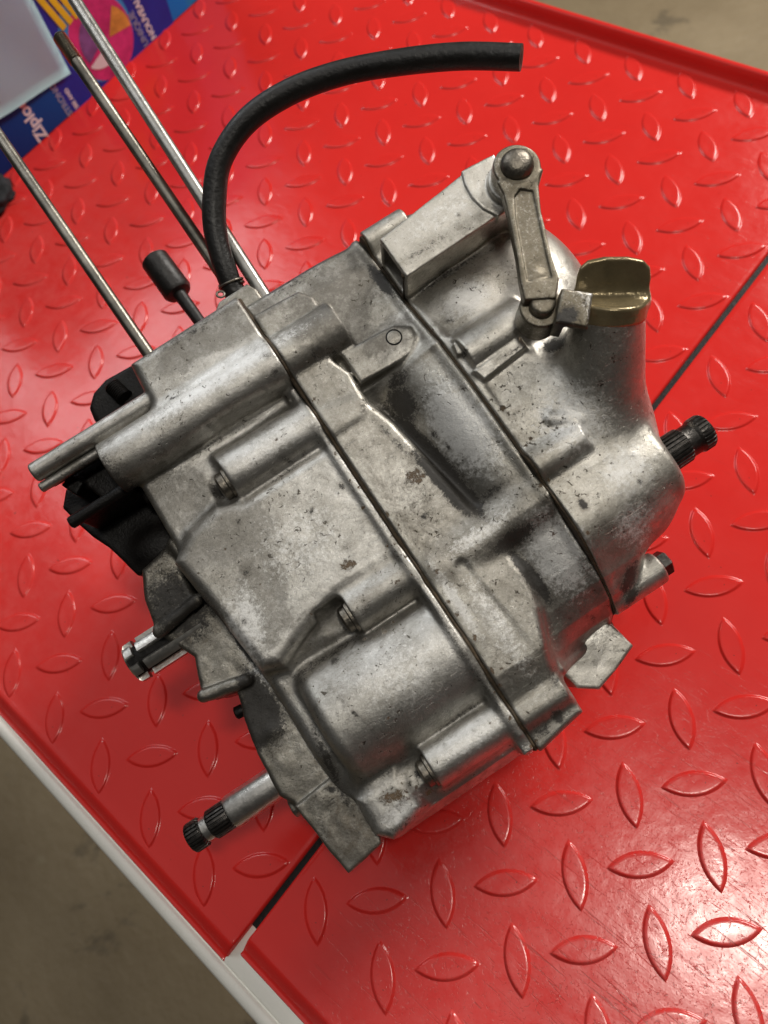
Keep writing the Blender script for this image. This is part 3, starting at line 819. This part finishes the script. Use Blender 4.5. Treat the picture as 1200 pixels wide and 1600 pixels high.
#FLANGE_BEGIN
def build_flange():
    F = Field((-110, -48, -130), (-60, 106, -14), H)
    A = F.apply
    A(*prism_w([(-82, -44), (-98, -41), (-103, -28), (-105.5, -16), (-98, 0), (-103, 14), (-99, 19.5), (-88, 22), (-66, 24), (-66, -40)], -60, -30, 2), k=2)
    A(*prism_w([(-82, -44), (-97, -41), (-102, -30), (-104, -18), (-92, -19), (-84, -20)], -50, -24.5, 2.5), k=2)
    A(*caps((-103.5, -15.5, -26.5), (-84, -18, -25), 2.6), k=2)
    A(*caps((-101.5, 15.5, -28), (-84, 19.5, -27), 2.8), k=2)
    A(*caps((-80, -42, -24), (-76, -5, -22), 3), k=3)
    A(*prism_w([(-89, 18), (-93, 30), (-96, 46), (-96.5, 64), (-93, 71), (-66, 74), (-66, 18)], -90, -28.5, 2), k=1.5)
    A(*cyl_u(71, -34, 4.0, -96, -88, 0.8), k=1)
    A(*prism_w([(-93, 70), (-88.5, 101.5), (-72, 99), (-64, 82), (-64, 68)], -62, -24, 1.2), k=1)
    A(*ellip((-86, 42, -29), (4, 2.6, 1.3)), k=1.5)
    return F
#FLANGE_END

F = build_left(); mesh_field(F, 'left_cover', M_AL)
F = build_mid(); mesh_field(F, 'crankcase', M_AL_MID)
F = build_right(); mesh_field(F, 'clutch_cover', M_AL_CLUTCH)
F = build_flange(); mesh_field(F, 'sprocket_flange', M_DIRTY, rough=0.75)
del F
#PARTS_BEGIN
# gaskets squeezed in the two joints
def gasket(u0, u1, A_, B_, off):
    F = Field((u0 - 2, -113, -165), (u1 + 2, 108, 18), 0.5)
    A_(F, False); B_(F, False)
    F.d += off
    um, uh = (u0 + u1) / 2, (u1 - u0) / 2
    F.d = np.maximum(F.d, np.abs(F.ax[0] - um)[:, None, None] - uh)
    mesh_field(F, 'gasket', M_GASKET, rough=0.5)
gasket(-5.8, -4.4, build_left, build_mid, 1.1)
gasket(49.6, 50.6, build_mid, build_right, 1.3)

def part(name, me, mat, parent=ENG, smooth=False): return link(name, me, parent, mat, smooth)
def LP(u, v, w): return (u, -v, w)
AXU = (1, 0, 0)

# bolts sunk in the cover, heads towards the open end
def flange_bolt(u, v, w, r=5.2, L_=5.5, sgn=-1, mat=None):
    prof = [(0, r * 1.22), (1.1, r * 1.22), (1.5, r * 1.02), (1.6, r), (L_ - 1.0, r), (L_ - 0.3, r * 0.86), (L_, r * 0.7), (L_ - 0.6, r * 0.55), (L_ - 0.6, 0.3)]
    return part('bolt', lathe(prof, LP(u, v, w), (sgn, 0, 0), 36), mat or M_BOLT)
flange_bolt(-46.5, -46.6, -8.0, 5.6, 5.0); flange_bolt(-34.6, 22.6, -8.5, 5.3, 4.6); flange_bolt(-40.6, 85.2, -11.5, 5.3, 4.6)
def hexbolt(u, v, w, r, L_, sgn, mat):
    me = lathe([(0, r * 1.05), (0.8, r * 1.05), (0.81, r), (L_ - 0.8, r), (L_, r * 0.8), (L_, 0.3)], LP(u, v, w), (sgn, 0, 0), 6, ang=20)
    return part('bolt', me, mat)
hexbolt(74.5, 71, -22, 5.2, 5.5, 1, M_SPL)
part('bolt', lathe([(0, 2.6), (3, 2.6), (3.6, 1.8), (3.6, .2)], LP(-93, 28, -36), (-1, 0.1, 0.1), 24), M_BLACK)

# core plug in the tongue
part('core_plug', lathe([(0, 2.9), (0.9, 2.9), (1.05, 2.6), (1.05, .2)], LP(37.0, -58.6, -1.85), (0, 0, 1), 32), M_DIRTY)
part('plug_ring', lathe([(0, 3.3), (0.55, 3.3), (0.6, 3.2), (0.6, 0.2)], LP(37.0, -58.6, -1.45), (0, 0, 1), 32), M_BLACK)

# cylinder studs
def stud(p0, p1, r, mat, thread=False):
    p0 = Vector(LP(*p0)); p1 = Vector(LP(*p1)); d = p1 - p0; ln = d.length
    prof = [(0, r)]
    if thread:
        T = 16.0
        prof += [(ln - T - 4, r), (ln - T - 2.5, r * 1.06), (ln - T, r * 1.04)]
        t = ln - T
        while t < ln - 1.2:
            prof += [(t, r * 0.86), (t + 0.7, r * 1.2)]; t += 1.4
        prof += [(ln - 0.7, r * 0.95), (ln, r * 0.8), (ln, 0.1)]
    else:
        prof += [(ln * 0.5, r), (ln, r), (ln, 0.1)]
    return part('stud', lathe(prof, p0, d, 32, ang=60), mat)
stud((-47.5, -100, -22), (-53.5, -262, -22), 2.65, M_STUD)
stud((-3.2, -104, -30), (-6.0, -272, -22), 2.75, M_STUD, True)
stud((5.6, -100, -20), (9.6, -315, -22), 2.95, M_STUDS)

# breather hose, its wire clip and the nipple block
hp = [(-3.5, -113, -24), (-3.6, -121, -21), (-1.8, -129.6, -18), (2.7, -143.2, -14), (10.1, -154.7, -10), (20.6, -164.8, -5), (37.6, -170.3, 0), (57.6, -168.9, 4), (78.2, -161.6, 8), (98.3, -149.9, 12), (118.8, -135.3, 16), (135.6, -119.1, 20)]
hose = part('breather_hose', tube([LP(*p) for p in hp], 4.9, 'hose', 28, 8, True, lambda t: 1.0 + 0.02 * math.sin(t * 23) - 0.06 * math.exp(-((t - 0.1) / 0.05) ** 2)), M_RUB)
e = Vector(LP(*hp[-1])); e0 = Vector(LP(*hp[-2])); dr = (e - e0).normalized()
part('hose_bore', lathe([(0, 2.6), (0.08, 2.6), (0.08, 0.1)], e, dr, 24), M_BLACK, hose)
def ring(c, ax, R, r, n=40, turns=1.0, pitch=0.0, tail=0):
    a = Vector(ax).normalized(); b = a.orthogonal().normalized(); cc = a.cross(b)
    pts = []
    for k in range(int(n * turns) + 1):
        th = 2 * math.pi * k / n
        pts.append(tuple(Vector(c) + (b * math.cos(th) + cc * math.sin(th)) * R + a * pitch * k / n))
    return tube(pts, r, 'ring', 8, 1)
hd = Vector(LP(*hp[2])) - Vector(LP(*hp[1]))
part('wire_clip', ring(Vector(LP(-3.3, -122.5, -20.5)), hd, 5.2, 0.55, 36, 1.6, 1.4), M_BOLT, hose)
part('wire_loop', ring(Vector(LP(-9.5, -119.5, -15.5)), (0.3, 0.2, 1), 1.6, 0.5, 20, 1.0), M_BOLT, hose)
F = Field((-20, -124, -40), (8, -100, 0), 0.5)
F.apply(*prism_w([(-15, -113.5), (-12, -116), (2, -116.5), (4, -112), (4, -100), (-15, -100)], -36, -13, 1.2), k=1)
mesh_field(F, 'nipple_block', M_DIRTY)

# splined shafts
def spline(prof, teeth, p0, n, mat, name): return part(name, lathe(prof, LP(*p0), AXU, n, teeth, ang=25), mat)
TE = {i: (26, 0.55) for i in range(2, 5)}
ks = [(0, 7.6), (2.0, 7.6), (2.1, 7.3), (9, 7.3), (15.0, 7.2), (15.6, 6.7), (16.6, 6.4), (20.0, 6.4), (21.2, 7.0), (21.8, 7.2), (25.2, 7.2), (26.2, 6.6), (26.2, 3.6), (25.6, 3.2), (25.6, 0.2)]
spline(ks, {2: (26, .75), 3: (26, .75), 4: (26, .75), 9: (26, .75), 10: (26, .75)}, (92, 37.2, -9), 156, M_SPL, 'kick_shaft')
ss = [(0, 6.0), (28, 6.0), (29.5, 5.6)]
part('shift_shaft', lathe([(0, 5.2), (15.4, 5.2), (16.2, 5.6), (16.2, 6.7), (17.2, 7.0), (44, 7.0)], LP(-137.6, 59.6, -50), AXU, 48), M_STEEL)
sp = part('shaft_spline', lathe([(0, 3.2), (0.0, 5.2), (0.7, 6.1), (1.4, 6.3), (6.0, 6.3), (6.9, 5.4), (7.4, 4.7), (9.4, 4.7), (10.2, 5.5), (10.8, 6.2), (11.4, 6.3), (18.6, 6.3), (19, 6.2), (19.6, 5.3)], LP(-141, 59.6, -50), AXU, 144, {i: (24, .8) for i in (2, 3, 4, 9, 10, 11, 12)}, ang=25), M_SPL)
cs = [(0, 6.0), (0.2, 7.6), (1.0, 8.6), (4.4, 8.7), (4.5, 6.2), (6.6, 6.2), (6.7, 8.7), (34, 8.7)]
part('sprocket_shaft', lathe(cs, LP(-122.5, -12.4, -38), AXU, 96, {2: (6, 3.2), 3: (6, 3.2), 6: (6, 3.2), 7: (6, 3.2)}, ang=25), M_STEEL)
part('groove_dark_core', lathe([(0, 2), (0, 5.8), (0.3, 6.3), (34, 6.3)], LP(-122.2, -12.4, -38), AXU, 48), M_BLACK)  # black cylinder added inside to darken the spline grooves

# black inner plate and cavity on the open side
def plan(P, w0, w1, name, mat, r=1.0, h=0.6, rough=0.2, extra=(), top=None):
    A_ = np.array(P, float)
    F = Field((A_[:, 0].min() - 4, A_[:, 1].min() - 4, w0 - 4), (A_[:, 0].max() + 4, A_[:, 1].max() + 4, top if top is not None else w1 + 8), h)
    F.apply(*prism_w(P, w0, w1, r), k=1)
    for e_ in extra: F.apply(*e_[0], **e_[1])
    return mesh_field(F, name, mat, rough=rough)
plan([(-108, -89), (-113, -83), (-111, -74), (-108.5, -66), (-105, -58), (-102.5, -49), (-100.5, -41), (-84, -34), (-70, -40), (-70, -92)], -46, -30, 'inner_plate', M_BLACK, 1.5, top=2,
     extra=(((cyl_u(-67.2, -8.5, 2.5, -107.5, -80, 0.6)), dict(k=1)), ((prism_w([(-104, -69), (-80, -69), (-80, -65.5), (-104, -65.5)], -40, -9, 0.8)), dict(k=1)),
            ((ellip((-88, -47, -30), (10, 8, 4))), dict(k=3)), ((prism_w([(-104, -84), (-99, -86), (-96, -80), (-101, -77)], -34, -12, 0.6)), dict(k=1)),
            ((prism_w([(-100, -90), (-78, -90), (-78, -64), (-92, -66)], -40, -16, 1.2)), dict(k=2))))
plan([(-80, -97), (-50, -97), (-50, -60), (-80, -60)], -110, -15, 'inner_wall', M_BLACK, 1.5, 0.9)
plan([(-86, -116), (-85, -122), (-80, -127), (-72, -129.5), (-60, -129), (-46, -127), (-46, -104), (-84, -104)], -60, -44, 'stator_bracket', M_BLACK, 3)
pr_ = [(0, 4.0)]
t_ = 0.5
while t_ < 8.5: pr_ += [(t_, 3.3), (t_ + 0.5, 3.8)]; t_ += 1.0
pr_ += [(9, 3.2), (9.4, 2.6), (9.4, 0.1)]
part('threaded_screw', lathe(pr_, LP(-68.5, -115, -41), (-0.25, 1.0, -0.05), 28, ang=60), M_BLACK)
part('rubber_bush', lathe([(0, 3.0), (0.4, 6.0), (1.4, 7.2), (22, 7.4), (23.6, 6.4), (24.2, 3.4), (40, 3.0), (72, 3.2)], LP(-24.6, -187, -76), (0.05, -1, 0.02), 40, ang=40), M_RUB)

# clutch lever with rivet, pin and clevis
F = Field((66, -94, 12), (118, -4, 36), 0.38)
A = F.apply
A(*cone((103.8, -78.2, 22), (103.8, -78.2, 29.2), 8.9, 8.7, 1.0), k=1)
A(*prism_w([(94.2, -77), (93.6, -72), (90.6, -64.5), (83.4, -48.5), (79.4, -41), (76.5, -34), (86, -28.5), (91.4, -34), (94.2, -42.6), (101.0, -59), (106, -67.5), (111, -72)], 23.5, 29, 0.9), k=1.5)
A(*prism_w([(96.2, -68.8), (99.5, -70), (103, -67), (98.6, -57), (92.6, -43.6), (89.4, -35.6), (81.4, -39.5), (85.4, -48), (92.2, -62.5)], 28.2, 34, 0.6), k=0.5, op='cut')
A(*ellip((85.6, -40, 27.2), (3.4, 3.6, 1.6)), k=0.8)
A(*cone((81.8, -30, 12), (81.8, -30, 24.5), 8.0, 7.8, 0.9), k=1)
lev = mesh_field(F, 'clutch_lever', M_LEVER, rough=0.15)
dome = [(0, 6.2), (1.2, 6.15), (2.6, 5.6), (3.8, 4.4), (4.4, 3.2), (4.7, 2.0), (4.75, 0.1)]
part('rivet', lathe(dome, LP(103.8, -78.2, 28.6), (0, 0, 1), 40, ang=60), M_BOLT, lev)
part('pin', lathe([(0, 5.4), (0.4, 5.4), (0.5, 4.6), (3.2, 4.6), (4.1, 4.0), (4.3, 2.8), (4.2, 0.1)], LP(81.8, -30, 24), (0, 0, 1), 36, ang=60), M_LEVER, lev)
F = Field((72, -38, 8), (106, -4, 38), 0.38)
F.apply(*prism_w([(88.8, -29.8), (96.9, -22.2), (87.6, -12.6), (79.4, -20.6)], 19, 32, 1.3), k=1)
F.apply(*prism_w([(80.5, -16), (87.5, -25.5), (93.6, -20), (86.5, -9), (80, -6)], 15, 29, 1.0), k=0.5, op='cut')
mesh_field(F, 'clevis', M_LEVER, lev, 0.15)

# oil filler cap: ring with an upright finger grip
ax_ = (Vector(LP(103.2, -17.2, 20.5)) - Vector(LP(84, 12, -12))).normalized()
h_ = ax_.cross(Vector((0, 0, 1))).normalized() * -1
if h_.x < 0: h_ = -h_
nr = h_.cross(-ax_).normalized()
F = Field((-18, -4, -18), (18, 27, 18), 0.4)
A = F.apply
A(*cone((0, -3, 0), (0, 4.2, 0), 13.4, 13.2, 1.3), k=1)
A(*prism_w([(-13.0, 2), (-13.0, 11), (-12.2, 14.6), (-9.6, 17), (-4, 18.2), (4, 18.2), (9.6, 17), (12.2, 14.6), (13.0, 11), (13.0, 2)], -1.5, 1.5, 1.1), k=5.0)
cap = mesh_field(F, 'filler_cap', M_CAP, rough=0.12)
cm = Matrix.Identity(4)
for i in range(3):
    cm[i][0] = h_[i]; cm[i][1] = -ax_[i]; cm[i][2] = nr[i]
cm.translation = Vector(LP(103.2, -17.2, 20.5)) * MM
cap.matrix_local = cm

# mounting lug below the rear edge
F = Field((10, 74, -62), (58, 102, -22), 0.5)
F.apply(*prism_w([(20, 78), (45, 76), (49, 80), (51, 91.5), (40, 95.5), (30, 98), (23, 93)], -50, -28.0, 1.2), k=1)
mesh_field(F, 'mounting_lug', M_AL_CLUTCH, rough=0.6)
#PARTS_END
